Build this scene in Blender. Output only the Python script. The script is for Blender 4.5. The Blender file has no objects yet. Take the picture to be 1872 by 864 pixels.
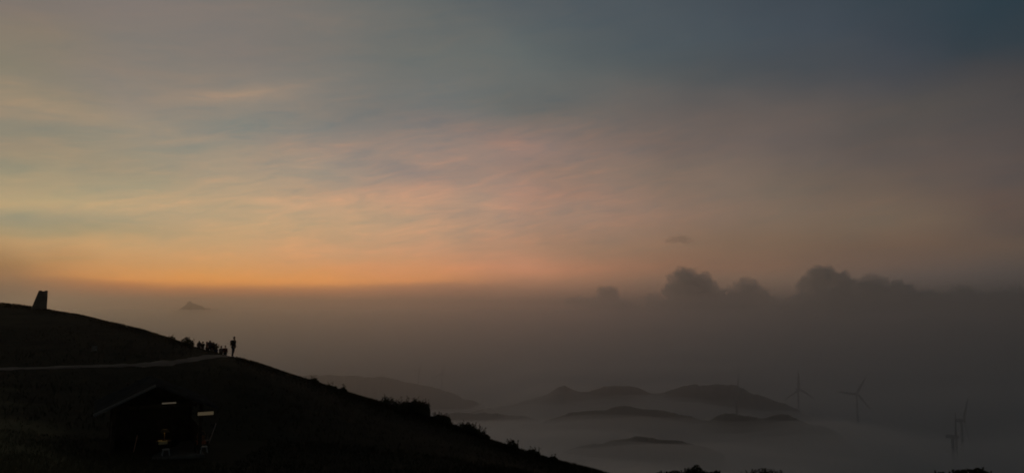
import bpy, bmesh, math, random
import numpy as np
from mathutils import Vector, Matrix, noise as mnoise

R = math.radians
rnd = random.Random(7)
nr = np.random.default_rng(11)
scene = bpy.context.scene
COL = scene.collection

# ------------------------------------------------------------------ camera
F, HV = 1337.0, 562.0                      # focal length in photo pixels, row of the horizon
PITCH = math.atan((HV - 432.0) / F)
cd = bpy.data.cameras.new("camera")
cd.sensor_width = 36.0
cd.lens = F / 1872.0 * 36.0
cd.clip_start, cd.clip_end = 0.1, 120000.0
cam = bpy.data.objects.new("camera", cd)
COL.objects.link(cam)
cam.location = (0, 0, 0)
cam.rotation_euler = (math.pi / 2 + PITCH, 0, 0)
scene.camera = cam
scene.render.film_transparent = False
scene.cycles.use_denoising = True
scene.cycles.max_bounces = 12
scene.cycles.diffuse_bounces = 3
scene.cycles.volume_bounces = 8
scene.cycles.filter_width = 1.8            # a soft phone lens
scene.view_settings.view_transform = 'Standard'
scene.view_settings.look = 'None'
scene.view_settings.exposure = 0.0
scene.view_settings.gamma = 1.0
scene.view_settings.use_curve_mapping = False

SP, CP = math.sin(PITCH), math.cos(PITCH)


def ray(u, v):
    x, zc = (u - 936.0) / F, -(v - 432.0) / F
    return x, CP - zc * SP, SP + zc * CP


def P(u, v, r):
    """the point at horizontal distance r in the direction seen at photo position u, v"""
    x, y, z = ray(u, v)
    k = r / math.hypot(x, y)
    return Vector((x * k, y * k, z * k))


def azel(u, v):
    x, y, z = ray(u, v)
    return math.degrees(math.atan2(x, y)), math.degrees(math.atan2(z, math.hypot(x, y)))


def proj(p):
    y = p[1] * CP + p[2] * SP
    z = -p[1] * SP + p[2] * CP
    y = max(y, 1e-3)
    return 936.0 + F * p[0] / y, 432.0 - F * z / y


# ------------------------------------------------------------------ sky
def lin(c):
    return tuple(((x / 255) / 12.92 if x <= 10.31 else ((x / 255 + 0.055) / 1.055) ** 2.4) for x in c)


SKY = {
    0: [(-300, 92, 92, 88), (-100, 118, 112, 106), (0, 125, 116, 108), (80, 135, 123, 106), (130, 133, 126, 108), (200, 152, 136, 115), (280, 150, 137, 115),
        (320, 158, 145, 118), (370, 178, 157, 120), (400, 168, 148, 117), (430, 181, 149, 106), (455, 166, 131, 92), (480, 155, 116, 76),
        (500, 146, 108, 75), (530, 118, 92, 72), (550, 105, 86, 70), (600, 98, 82, 68)],
    234: [(-300, 90, 92, 90), (-100, 118, 112, 108), (0, 128, 118, 112), (100, 130, 122, 113), (200, 146, 134, 120), (280, 151, 141, 122), (320, 160, 147, 122),
          (370, 181, 159, 125), (410, 168, 151, 120), (440, 190, 156, 112), (480, 196, 146, 96), (508, 206, 140, 80), (516, 175, 115, 72),
          (532, 150, 104, 75), (550, 122, 94, 75), (600, 98, 84, 70)],
    468: [(-300, 84, 88, 88), (-100, 112, 109, 104), (0, 125, 117, 110), (100, 126, 119, 113), (190, 138, 130, 119), (230, 131, 131, 122), (280, 153, 139, 124),
          (320, 166, 149, 126), (370, 181, 156, 126), (420, 195, 160, 120), (470, 199, 151, 103), (500, 208, 145, 84), (510, 214, 144, 78), (519, 213, 143, 78),
          (527, 178, 117, 73), (540, 150, 103, 73), (560, 112, 88, 70), (600, 97, 82, 68)],
    702: [(-300, 72, 80, 84), (-100, 94, 99, 98), (0, 105, 107, 104), (100, 112, 113, 108), (200, 121, 119, 115), (235, 133, 124, 117), (290, 156, 135, 122), (320, 160, 141, 127),
          (350, 178, 149, 126), (400, 185, 152, 122), (460, 190, 146, 112), (495, 203, 139, 92), (514, 207, 138, 84), (524, 162, 113, 82),
          (550, 128, 96, 75), (580, 105, 85, 70), (640, 85, 75, 65)],
    936: [(-300, 60, 70, 76), (-100, 78, 86, 91), (0, 88, 94, 97), (100, 97, 103, 102), (200, 108, 108, 104), (240, 134, 118, 110), (290, 147, 125, 115), (320, 150, 126, 113),
          (360, 168, 136, 118), (420, 166, 134, 112), (460, 170, 131, 105), (492, 185, 129, 98), (508, 164, 118, 90), (530, 132, 100, 80),
          (560, 104, 82, 68), (600, 88, 75, 65)],
    1170: [(-300, 54, 64, 71), (-100, 67, 76, 83), (0, 76, 84, 90), (80, 78, 87, 92), (140, 85, 91, 92), (200, 106, 97, 92), (280, 125, 108, 98), (320, 130, 112, 99),
           (400, 138, 113, 98), (460, 136, 109, 89), (490, 141, 104, 82), (510, 122, 96, 79), (540, 106, 85, 72), (560, 86, 73, 65), (620, 75, 68, 62)],
    1404: [(-300, 48, 58, 65), (-100, 58, 67, 75), (0, 66, 74, 82), (80, 68, 76, 84), (140, 75, 79, 82), (200, 98, 90, 86), (280, 106, 95, 90), (320, 115, 102, 91),
           (400, 122, 104, 89), (440, 116, 96, 79), (480, 115, 91, 75), (510, 105, 88, 75), (540, 90, 77, 68), (580, 68, 62, 56), (640, 60, 56, 52)],
    1638: [(-300, 42, 53, 60), (-100, 49, 60, 68), (0, 55, 66, 74), (80, 62, 69, 77), (140, 70, 72, 77), (200, 82, 78, 75), (280, 92, 84, 80), (320, 100, 88, 80),
           (400, 112, 96, 81), (450, 105, 86, 72), (480, 98, 82, 72), (505, 86, 76, 70), (540, 70, 64, 59), (580, 54, 53, 50), (640, 50, 49, 46)],
    1872: [(-300, 36, 49, 57), (-100, 40, 55, 64), (0, 45, 60, 69), (80, 53, 62, 69), (140, 71, 68, 68), (200, 75, 72, 72), (280, 88, 77, 73), (320, 86, 78, 75),
           (370, 95, 80, 72), (420, 86, 75, 69), (450, 92, 78, 68), (490, 76, 69, 65), (520, 64, 60, 58), (560, 50, 49, 48), (600, 43, 43, 44)],
}
SKU = sorted(SKY)


def sky_hz(u):
    r_ = [np.array(lin(SKY[k][-1][1:])) for k in SKU]
    return np.array([np.interp(u, SKU, [q[c] for q in r_]) for c in range(3)])


def sky_at(u, v):
    u = min(max(u, 0), 1872)
    i = max(k for k in range(len(SKU)) if SKU[k] <= u)
    j = min(i + 1, len(SKU) - 1)

    def col(k):
        t = SKY[SKU[k]]
        vs = [a[0] for a in t]
        return np.array([np.interp(v, vs, [lin(a[1:])[c] for a in t]) for c in range(3)])
    f = (u - SKU[i]) / max(SKU[j] - SKU[i], 1)
    c = col(i) * (1 - f) + col(j) * f
    if v < 549:
        # the table holds the sky as seen through the haze layer: take the haze off again
        e = math.radians(azel(936, v)[1])
        T = math.exp(-0.00018 * min(88.0 / max(math.sin(e), 0.004), 12000))
        hz_ = sky_hz(u)
        full = np.maximum((c - (1 - T) * hz_) / max(T, 0.4), c * 0.4)
        k_ = min(max((549.0 - v) / 44.0, 0.0), 1.0)
        c = c + (full - c) * k_
    return c


SUN_AZ, SUN_EL = -33.0, 1.0
world = bpy.data.worlds.new("World")
scene.world = world
world.use_nodes = True
wt = world.node_tree
wt.nodes.clear()


def N(tree, typ, **kw):
    n = tree.nodes.new(typ)
    for k, v in kw.items():
        setattr(n, k, v)
    return n


def M_(tree, op, a, b=None, c=None, clamp=False):
    n = N(tree, 'ShaderNodeMath', operation=op)
    n.use_clamp = clamp
    for i, s in enumerate((a, b, c)):
        if s is None:
            continue
        if isinstance(s, (int, float)):
            n.inputs[i].default_value = s
        else:
            tree.links.new(s, n.inputs[i])
    return n.outputs[0]


def wm(op, a, b=None, c=None, clamp=False):
    return M_(wt, op, a, b, c, clamp)


tc = N(wt, 'ShaderNodeTexCoord')
sep = N(wt, 'ShaderNodeSeparateXYZ')
wt.links.new(tc.outputs['Generated'], sep.inputs[0])
DX, DY, DZ = sep.outputs
AZ = wm('MULTIPLY', wm('ARCTAN2', DX, DY), 180 / math.pi)
EL = wm('MULTIPLY', wm('ARCSINE', DZ), 180 / math.pi)


def wnoise(ax, ay, sx, sy, ox, oy, tilt, detail=3, rough=0.55, dist=0.0):
    """noise over the sky dome: degrees along and across a tilted streak direction"""
    ct, st = math.cos(R(tilt)), math.sin(R(tilt))
    al = wm('ADD', wm('MULTIPLY', ax, ct / sx), wm('MULTIPLY', ay, st / sx))
    ac = wm('ADD', wm('MULTIPLY', ax, -st / sy), wm('MULTIPLY', ay, ct / sy))
    cb = N(wt, 'ShaderNodeCombineXYZ')
    wt.links.new(wm('ADD', al, ox), cb.inputs[0])
    wt.links.new(wm('ADD', ac, oy), cb.inputs[1])
    n = N(wt, 'ShaderNodeTexNoise')
    n.inputs['Scale'].default_value = 1.0
    n.inputs['Detail'].default_value = detail
    n.inputs['Roughness'].default_value = rough
    n.inputs['Distortion'].default_value = dist
    wt.links.new(cb.outputs[0], n.inputs['Vector'])
    return n.outputs['Fac']


# the dome is slightly warped so that no band runs dead straight
warp1 = wm('SUBTRACT', wnoise(AZ, EL, 13, 4.5, 3.1, 7.7, 5, 3, 0.5), 0.5)
warp_amp = N(wt, 'ShaderNodeMapRange')
warp_amp.inputs[1].default_value, warp_amp.inputs[2].default_value = 0.0, 9.0
warp_amp.inputs[3].default_value, warp_amp.inputs[4].default_value = 0.5, 3.2
wt.links.new(EL, warp_amp.inputs[0])
ELW = wm('ADD', EL, wm('MULTIPLY', warp1, warp_amp.outputs[0]))
warp2 = wm('SUBTRACT', wnoise(AZ, EL, 9, 5, 13.1, 1.7, -10, 2, 0.5), 0.5)
AZW = wm('ADD', AZ, wm('MULTIPLY', warp2, 9.0))

ROWS = [-300, -100, 0, 60, 100, 130, 160, 200, 225, 245, 280, 320, 350, 372, 400, 425, 445, 462, 478, 490, 500, 508, 514, 519, 524, 530, 538, 548, 560, 580, 620]
EL0, EL1 = -5.0, 40.0
posn = wm('DIVIDE', wm('SUBTRACT', ELW, EL0), EL1 - EL0, clamp=True)
DA = 7.0
acc = None
for k in range(-6, 7):
    a = k * DA
    cr = N(wt, 'ShaderNodeValToRGB')
    cr.color_ramp.interpolation = 'LINEAR'
    els = []
    for v in sorted(ROWS, reverse=True):
        e = azel(936, v)[1]
        d = (math.sin(R(a)) * math.cos(R(e)), math.cos(R(a)) * math.cos(R(e)), math.sin(R(e)))
        uu, vv = proj(d)
        els.append(((e - EL0) / (EL1 - EL0), sky_at(uu, vv)))
    ce = cr.color_ramp.elements
    ce[0].position, ce[0].color = els[0][0], (*els[0][1], 1)
    ce[1].position, ce[1].color = els[-1][0], (*els[-1][1], 1)
    for p_, c_ in els[1:-1]:
        e_ = ce.new(p_)
        e_.color = (*c_, 1)
    wt.links.new(posn, cr.inputs[0])
    lim = wm('MINIMUM', wm('MAXIMUM', AZW, -6 * DA), 6 * DA)
    t = wm('ABSOLUTE', wm('DIVIDE', wm('SUBTRACT', lim, a), DA))
    if abs(k) == 6:                       # the end columns stand for everything beyond them
        w = wm('ADD', wm('SUBTRACT', 1.0, t, clamp=True), 0.0)
    else:
        w = wm('SUBTRACT', 1.0, t, clamp=True)
    sc = N(wt, 'ShaderNodeVectorMath', operation='SCALE')
    wt.links.new(cr.outputs[0], sc.inputs[0])
    wt.links.new(w, sc.inputs['Scale'])
    if acc is None:
        acc = sc.outputs[0]
    else:
        ad = N(wt, 'ShaderNodeVectorMath', operation='ADD')
        wt.links.new(acc, ad.inputs[0])
        wt.links.new(sc.outputs[0], ad.inputs[1])
        acc = ad.outputs[0]


def tintmix(base, fac, col):
    mx = N(wt, 'ShaderNodeMix', data_type='RGBA', blend_type='MULTIPLY')
    wt.links.new(fac, mx.inputs[0])
    wt.links.new(base, mx.inputs[6])
    mx.inputs[7].default_value = (*col, 1)
    return mx.outputs[2]


def mr(x, a, b, c, d, smooth=True):
    n = N(wt, 'ShaderNodeMapRange')
    if smooth:
        n.interpolation_type = 'SMOOTHSTEP'
    n.inputs[1].default_value, n.inputs[2].default_value, n.inputs[3].default_value, n.inputs[4].default_value = a, b, c, d
    wt.links.new(x, n.inputs[0])
    return n.outputs[0]


# cirrus veils: wide streaks, then fine ones
left = mr(AZ, -10, 22, 1.0, 0.35)
high = mr(EL, 1.2, 5.0, 0.12, 1.0)
amp = wm('MULTIPLY', wm('MULTIPLY', left, high), mr(EL, 10, 19, 0.85, 0.35))
n1 = wnoise(AZ, EL, 9.0, 1.7, 0.0, 0.0, 7, 4, 0.55, 0.6)
n2 = wnoise(AZ, EL, 4.5, 0.75, 5.0, 9.0, 3, 4, 0.6, 0.9)
acc = tintmix(acc, wm('MULTIPLY', mr(n1, 0.5, 0.72, 0, 1), amp), (1.16, 1.05, 0.98))
acc = tintmix(acc, wm('MULTIPLY', mr(n1, 0.5, 0.28, 0, 1), amp), (0.82, 0.93, 1.0))
acc = tintmix(acc, wm('MULTIPLY', mr(n2, 0.52, 0.75, 0, 1), amp), (1.12, 1.05, 1.0))
acc = tintmix(acc, wm('MULTIPLY', mr(n2, 0.48, 0.25, 0, 1), amp), (0.90, 0.95, 1.0))

n3 = wnoise(AZ, EL, 4.2, 0.8, 11.0, 4.0, 10, 4, 0.55, 1.0)
mid = wm('MULTIPLY', wm('MULTIPLY', mr(AZ, -32, -16, 0.4, 1.0), mr(AZ, 2, 20, 1.0, 0.25)), wm('MULTIPLY', mr(EL, 3, 6, 0.2, 1), mr(EL, 12, 18, 1, 0.25)))
acc = tintmix(acc, wm('MULTIPLY', mr(n3, 0.5, 0.72, 0, 1), mid), (1.14, 1.05, 1.0))
acc = tintmix(acc, wm('MULTIPLY', mr(n3, 0.5, 0.28, 0, 1), mid), (0.87, 0.94, 0.99))


def streak(u, v, su, sv, tilt, col, strength):
    """one soft cirrus streak centred where the photograph has it"""
    a, e = azel(u, v)
    ppd = F * math.pi / 180
    ct, st = math.cos(R(tilt)), math.sin(R(tilt))
    da, de = wm('SUBTRACT', AZ, a), wm('SUBTRACT', wm('ADD', EL, wm('MULTIPLY', warp2, 0.8)), e)
    al = wm('DIVIDE', wm('ADD', wm('MULTIPLY', da, ct), wm('MULTIPLY', de, st)), su / ppd)
    ac = wm('DIVIDE', wm('SUBTRACT', wm('MULTIPLY', de, ct), wm('MULTIPLY', da, st)), sv / ppd)
    q = wm('ADD', wm('MULTIPLY', al, al), wm('MULTIPLY', ac, ac))
    g = wm('POWER', math.e, wm('MULTIPLY', q, -0.7))
    g = wm('MULTIPLY', g, wm('MULTIPLY', mr(n2, 0.25, 0.6, 0.55, 1.0), strength))
    return tintmix(acc, g, col)


WARM, COOL = (1.45, 1.2, 1.02), (0.72, 0.88, 1.0)
acc = streak(430, 177, 85, 9, 8, WARM, 0.85)
acc = streak(520, 158, 95, 8, 14, WARM, 0.35)
acc = streak(512, 375, 48, 7, -5, (1.35, 1.15, 1.05), 0.6)
acc = streak(700, 352, 150, 22, 4, (1.18, 1.03, 0.97), 0.7)
acc = streak(935, 266, 40, 8, -2, (1.3, 1.1, 1.0), 0.6)
acc = streak(600, 345, 150, 11, 8, (0.80, 0.90, 0.98), 0.7)
acc = streak(740, 310, 70, 10, -12, (0.80, 0.88, 0.98), 0.6)
acc = streak(560, 235, 190, 26, 8, COOL, 0.22)
acc = streak(820, 195, 190, 24, 6, (0.85, 0.93, 0.98), 0.5)
acc = streak(150, 205, 150, 16, -6, (1.22, 1.12, 1.0), 0.5)
acc = streak(70, 402, 130, 13, -4, (0.78, 0.90, 0.98), 0.7)
acc = streak(230, 418, 110, 10, -3, (0.86, 0.93, 0.98), 0.6)
acc = streak(60, 372, 120, 8, 5, (1.16, 1.1, 1.0), 0.6)
acc = streak(860, 240, 120, 14, -14, (1.16, 1.02, 0.97), 0.6)
acc = streak(1000, 352, 120, 14, -3, (1.14, 1.0, 0.95), 0.6)

# the far side of the sky, away from the dawn, is the plain dark dusk sky
nis = N(wt, 'ShaderNodeTexSky', sky_type='NISHITA')
nis.sun_disc = False
nis.sun_elevation = R(SUN_EL)
nis.sun_rotation = R(SUN_AZ)
nis.altitude = 500
sn = N(wt, 'ShaderNodeVectorMath', operation='SCALE')
wt.links.new(nis.outputs[0], sn.inputs[0])
sn.inputs['Scale'].default_value = 0.03
nb = N(wt, 'ShaderNodeVectorMath', operation='ADD')
wt.links.new(sn.outputs[0], nb.inputs[0])
nb.inputs[1].default_value = (0.009, 0.010, 0.011)
back = wm('MAXIMUM', wm('MAXIMUM', mr(AZ, 33, 50, 0, 1), mr(AZ, -70, -115, 0, 1)), mr(EL, 26, 55, 0, 1))
mxb = N(wt, 'ShaderNodeMix', data_type='RGBA')
wt.links.new(back, mxb.inputs[0])
wt.links.new(acc, mxb.inputs[6])
wt.links.new(nb.outputs[0], mxb.inputs[7])
x10 = N(wt, 'ShaderNodeVectorMath', operation='SCALE')
wt.links.new(mxb.outputs[2], x10.inputs[0])
x10.inputs['Scale'].default_value = 10.0
bg = N(wt, 'ShaderNodeBackground')
bg.inputs['Strength'].default_value = 0.1
wt.links.new(x10.outputs[0], bg.inputs['Color'])
wo = N(wt, 'ShaderNodeOutputWorld')
wt.links.new(bg.outputs[0], wo.inputs['Surface'])
world.cycles.sampling_method = 'MANUAL'
world.cycles.sample_map_resolution = 512

# the sun is still behind the horizon haze: hardly any direct light
sd = bpy.data.lights.new("sun", 'SUN')
sd.energy = 0.005
sd.angle = R(0.5)
sd.color = (1.0, 0.62, 0.32)
sun = bpy.data.objects.new("sun", sd)
COL.objects.link(sun)
sdir = Vector((math.sin(R(SUN_AZ)) * math.cos(R(SUN_EL)), math.cos(R(SUN_AZ)) * math.cos(R(SUN_EL)), math.sin(R(SUN_EL))))
sun.rotation_euler = (-sdir).to_track_quat('-Z', 'Y').to_euler()


# ------------------------------------------------------------------ materials
def mat(name, col, rough=0.9, var=0.35, scale=3.0, metal=0.0, spec=0.3, col2=None, emit=None, estr=1.0, bump=0.0):
    m = bpy.data.materials.new(name)
    m.use_nodes = True
    t = m.node_tree
    b = t.nodes['Principled BSDF']
    b.inputs['Roughness'].default_value = rough
    b.inputs['Metallic'].default_value = metal
    b.inputs['Specular IOR Level'].default_value = spec
    tcn = N(t, 'ShaderNodeTexCoord')
    no = N(t, 'ShaderNodeTexNoise')
    no.inputs['Scale'].default_value = scale
    no.inputs['Detail'].default_value = 5
    t.links.new(tcn.outputs['Object'], no.inputs['Vector'])
    cr = N(t, 'ShaderNodeValToRGB')
    c2 = col2 or tuple(c * (1 + var) for c in col)
    c1 = tuple(c * (1 - var) for c in col) if col2 is None else col
    cr.color_ramp.elements[0].position, cr.color_ramp.elements[0].color = 0.3, (*c1, 1)
    cr.color_ramp.elements[1].position, cr.color_ramp.elements[1].color = 0.7, (*c2, 1)
    t.links.new(no.outputs['Fac'], cr.inputs[0])
    t.links.new(cr.outputs[0], b.inputs['Base Color'])
    if bump:
        bp = N(t, 'ShaderNodeBump')
        bp.inputs['Strength'].default_value = bump
        t.links.new(no.outputs['Fac'], bp.inputs['Height'])
        t.links.new(bp.outputs[0], b.inputs['Normal'])
    if emit:
        b.inputs['Emission Color'].default_value = (*emit, 1)
        b.inputs['Emission Strength'].default_value = estr
    return m


def volmat(name, col, dens, g):
    m = bpy.data.materials.new(name)
    m.use_nodes = True
    t = m.node_tree
    t.nodes.clear()
    v = N(t, 'ShaderNodeVolumePrincipled')
    v.inputs['Color'].default_value = (*col, 1)
    v.inputs['Density'].default_value = dens
    v.inputs['Anisotropy'].default_value = g
    o = N(t, 'ShaderNodeOutputMaterial')
    t.links.new(v.outputs[0], o.inputs['Volume'])
    return m


MAT = dict(
    grass_ground=mat('grass_ground', (0.018, 0.017, 0.010), 1.0, scale=0.35, col2=(0.032, 0.029, 0.016), spec=0.05, bump=0.4),
    blade=mat('grass_blade', (0.02, 0.02, 0.010), 0.95, scale=0.6, col2=(0.04, 0.036, 0.018), spec=0.05),
    dirt=mat('trodden_dirt', (0.12, 0.10, 0.084), 0.95, scale=0.8, col2=(0.21, 0.175, 0.148), spec=0.1),
    forest=mat('forest_hill', (0.03, 0.034, 0.024), 1.0, scale=0.02, col2=(0.055, 0.06, 0.04), spec=0.0),
    rockhill=mat('far_rock', (0.06, 0.06, 0.058), 1.0, scale=0.01, col2=(0.09, 0.088, 0.08), spec=0.0),
    leaf=mat('leaf', (0.03, 0.036, 0.02), 0.9, scale=1.5, col2=(0.055, 0.06, 0.03), spec=0.1),
    bark=mat('bark', (0.05, 0.04, 0.03), 0.95, scale=6, spec=0.1, bump=0.5),
    concrete=mat('weathered_concrete', (0.10, 0.098, 0.09), 0.95, scale=1.2, col2=(0.17, 0.165, 0.15), spec=0.2, bump=0.3),
    turbine=mat('painted_steel', (0.33, 0.33, 0.34), 0.6, var=0.06, scale=0.1),
    wood=mat('dark_timber', (0.06, 0.045, 0.032), 0.85, scale=4, spec=0.2),
    plank=mat('plank_wall', (0.05, 0.04, 0.03), 0.9, scale=3, spec=0.2),
    thatch=mat('roof_sheet', (0.05, 0.052, 0.055), 0.8, scale=2, spec=0.15),
    fascia=mat('fascia_metal', (0.15, 0.155, 0.16), 0.5, var=0.15, scale=2, spec=0.5),
    slab=mat('cement_floor', (0.12, 0.115, 0.105), 0.95, scale=1),
    redwood=mat('reddish_plank', (0.6, 0.36, 0.27), 0.8, scale=5, col2=(0.75, 0.46, 0.35), spec=0.3),
    pink=mat('faded_plank', (0.6, 0.45, 0.42), 0.8, scale=5, col2=(0.72, 0.58, 0.55), spec=0.3),
    cloth=mat('table_cloth', (0.55, 0.45, 0.24), 0.9, scale=4, spec=0.1),
    redcloth=mat('red_cloth', (0.4, 0.14, 0.08), 0.9, scale=4, spec=0.1),
    plastic=mat('grey_plastic', (0.45, 0.45, 0.45), 0.5, var=0.1),
    shade=mat('lamp_shade', (0.16, 0.16, 0.155), 0.7, var=0.1),
    wicker=mat('wicker', (0.35, 0.22, 0.12), 0.9, scale=9),
    lamp=mat('lamp_diffuser', (0.7, 0.65, 0.55), 0.5, var=0.02, emit=(0.095, 0.077, 0.055), estr=0.55),
    lamp_dim=mat('lamp_diffuser_dim', (0.7, 0.65, 0.5), 0.5, var=0.02, emit=(0.085, 0.062, 0.035), estr=0.5),
    bulb=mat('glowing_bulb', (0.7, 0.6, 0.4), 0.5, var=0.02, emit=(1.0, 0.62, 0.22), estr=15.0),
    whitepaint=mat('white_paint', (0.2, 0.2, 0.19), 0.8, var=0.3, scale=5),
    skin=mat('skin', (0.35, 0.22, 0.16), 0.6, var=0.1),
    hair=mat('hair', (0.015, 0.012, 0.01), 0.6, var=0.2),
)
for nm, c in dict(navy=(0.03, 0.035, 0.06), black=(0.02, 0.02, 0.022), maroon=(0.09, 0.03, 0.03), grey=(0.08, 0.08, 0.085),
                  olive=(0.06, 0.06, 0.04), denim=(0.04, 0.05, 0.08), khaki=(0.12, 0.10, 0.07)).items():
    MAT['cl_' + nm] = mat('cloth_' + nm, c, 0.95, scale=8, spec=0.1)



def paint_slope_light(m, lit_tone):
    """brighter light on the nearest slope, painted into the grass colour"""
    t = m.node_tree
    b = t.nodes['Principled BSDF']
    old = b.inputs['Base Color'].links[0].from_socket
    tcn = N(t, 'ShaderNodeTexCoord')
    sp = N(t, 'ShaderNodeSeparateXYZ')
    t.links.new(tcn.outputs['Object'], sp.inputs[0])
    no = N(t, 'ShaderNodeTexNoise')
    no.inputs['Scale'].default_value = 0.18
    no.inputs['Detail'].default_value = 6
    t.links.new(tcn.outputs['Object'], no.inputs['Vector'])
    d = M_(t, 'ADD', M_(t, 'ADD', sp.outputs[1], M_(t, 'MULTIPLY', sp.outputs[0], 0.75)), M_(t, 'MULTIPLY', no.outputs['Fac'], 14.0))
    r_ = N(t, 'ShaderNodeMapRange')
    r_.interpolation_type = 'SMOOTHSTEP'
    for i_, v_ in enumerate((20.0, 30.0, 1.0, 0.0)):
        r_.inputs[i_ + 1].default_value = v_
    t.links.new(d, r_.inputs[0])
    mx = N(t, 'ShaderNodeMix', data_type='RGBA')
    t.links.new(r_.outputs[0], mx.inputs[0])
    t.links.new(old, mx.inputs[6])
    mx.inputs[7].default_value = (*lit_tone, 1)
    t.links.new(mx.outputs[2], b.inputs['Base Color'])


paint_slope_light(MAT['grass_ground'], (0.15, 0.135, 0.075))  # near ground and blades: extra light on the slope put into their colour
paint_slope_light(MAT['blade'], (0.17, 0.15, 0.085))
HAZE_TOP, HAZE_BOT = 88.0, -305.0
MAT['haze'] = volmat('haze_air', (0.80, 0.825, 0.855), 0.00018, 0.92)
MAT['mist'] = volmat('mist_air', (0.80, 0.825, 0.855), 0.00075, 0.92)
MAT['veil'] = volmat('mist_veil', (0.80, 0.825, 0.855), 0.00032, 0.92)
MAT['fog'] = volmat('fog_bank', (0.99, 0.985, 0.98), 0.013, 0.6)
MAT['cloud'] = volmat('cloud_body', (0.93, 0.93, 0.93), 0.004, 0.5)
MAT['wisp'] = volmat('cloud_wisp', (0.92, 0.92, 0.92), 0.0008, 0.4)


# ------------------------------------------------------------------ helpers
def tag(o, label=None, cat=None, group=None, kind=None):
    if label:
        o['label'] = label
    if cat:
        o['category'] = cat
    if group:
        o['group'] = group
    if kind:
        o['kind'] = kind
    return o


def empty(name, loc, rz=0.0):
    o = bpy.data.objects.new(name, None)
    o.empty_display_size = 0.3
    COL.objects.link(o)
    o.location = loc
    o.rotation_euler = (0, 0, rz)
    return o


def obj(name, me, material, parent=None, smooth=False, loc=None):
    if isinstance(me, bmesh.types.BMesh):
        bm = me
        me = bpy.data.meshes.new(name)
        bmesh.ops.recalc_face_normals(bm, faces=bm.faces[:])
        bm.to_mesh(me)
        bm.free()
    o = bpy.data.objects.new(name, me)
    if material:
        me.materials.append(material)
    if smooth:
        me.polygons.foreach_set('use_smooth', [True] * len(me.polygons))
    COL.objects.link(o)
    if parent:
        o.parent = parent
    if loc is not None:
        o.location = loc
    return o


def pymesh(name, verts, faces):
    me = bpy.data.meshes.new(name)
    me.from_pydata([tuple(map(float, v)) for v in verts], [], [tuple(map(int, f)) for f in faces])
    me.update()
    return me


def npmesh(name, V, Q):
    """fast mesh from arrays: V n x 3, Q m x k"""
    me = bpy.data.meshes.new(name)
    V = np.asarray(V, np.float32)
    Q = np.asarray(Q, np.int32)
    me.vertices.add(len(V))
    me.vertices.foreach_set('co', V.ravel())
    k = Q.shape[1]
    me.loops.add(Q.size)
    me.loops.foreach_set('vertex_index', Q.ravel())
    me.polygons.add(len(Q))
    me.polygons.foreach_set('loop_start', np.arange(0, Q.size, k, dtype=np.int32))
    me.polygons.foreach_set('loop_total', np.full(len(Q), k, np.int32))
    me.update(calc_edges=True)
    me.validate()
    return me


def box(bm, c, s, rot=None, bevel=0.0):
    g = bmesh.ops.create_cube(bm, size=1.0)
    vs = g['verts']
    bmesh.ops.scale(bm, vec=s, verts=vs)
    if bevel:
        es = list({e for v in vs for e in v.link_edges})
        r_ = bmesh.ops.bevel(bm, geom=es, offset=bevel, segments=1, affect='EDGES')
        vs = list({v for f in r_['faces'] for v in f.verts} | {v for v in vs if v.is_valid})
    if rot is not None:
        bmesh.ops.rotate(bm, cent=(0, 0, 0), matrix=rot, verts=vs)
    bmesh.ops.translate(bm, vec=c, verts=vs)
    return vs


def tube(bm, pts, rads, seg=8, cap=True):
    """a tapered tube through points"""
    rings = []
    pts = [Vector(p) for p in pts]
    for i, p in enumerate(pts):
        d = (pts[min(i + 1, len(pts) - 1)] - pts[max(i - 1, 0)]).normalized()
        a = d.cross(Vector((0, 0, 1)))
        if a.length < 1e-3:
            a = Vector((1, 0, 0))
        a.normalize()
        b = d.cross(a)
        rings.append([bm.verts.new(p + (a * math.cos(2 * math.pi * k / seg) + b * math.sin(2 * math.pi * k / seg)) * rads[i]) for k in range(seg)])
    for i in range(len(rings) - 1):
        for k in range(seg):
            bm.faces.new((rings[i][k], rings[i][(k + 1) % seg], rings[i + 1][(k + 1) % seg], rings[i + 1][k]))
    if cap:
        bm.faces.new(rings[0][::-1])
        bm.faces.new(rings[-1])


def fbm(x, y, seed=0, octs=4, base=1.0):
    """cheap smooth noise from rotated sines, vectorised"""
    g = np.random.default_rng(seed)
    z = np.zeros_like(x, dtype=float)
    a, f = 1.0, base
    for o in range(octs):
        for _ in range(3):
            th = g.uniform(0, 2 * math.pi)
            ph = g.uniform(0, 2 * math.pi, 2)
            z += a / 3 * np.sin(f * (x * math.cos(th) + y * math.sin(th)) + ph[0] + 0.8 * np.sin(0.6 * f * (y * math.cos(th) - x * math.sin(th)) + ph[1]))
        a *= 0.5
        f *= 2.03
    return z


# ------------------------------------------------------------------ the hill and the valley floor
CREST = [(-900, 530, 120), (-400, 536, 128), (-150, 547, 128), (0, 555, 125), (30, 557, 123), (58, 562, 120), (90, 567, 116), (150, 576, 106), (200, 588, 99),
         (230, 596, 95), (270, 606, 90), (300, 614, 87), (335, 626, 83), (350, 633, 80), (370, 639, 77), (385, 642, 74), (400, 646, 72),
         (425, 653, 68), (480, 668, 66), (520, 681, 65), (560, 693, 64), (600, 706, 63), (640, 718, 62), (700, 738, 60), (760, 757, 58), (800, 769, 57),
         (850, 787, 56), (900, 806, 54), (940, 820, 52), (1010, 840, 50), (1060, 853, 48), (1110, 865, 46), (1200, 890, 42), (1400, 950, 36),
         (1640, 1030, 30), (1872, 1110, 25), (2600, 1400, 18)]
MIDA = [(-900, 780), (0, 812), (172, 830), (285, 834), (395, 832), (600, 842), (870, 868), (1110, 905), (1400, 990), (1872, 1160), (2600, 1250)]
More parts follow.
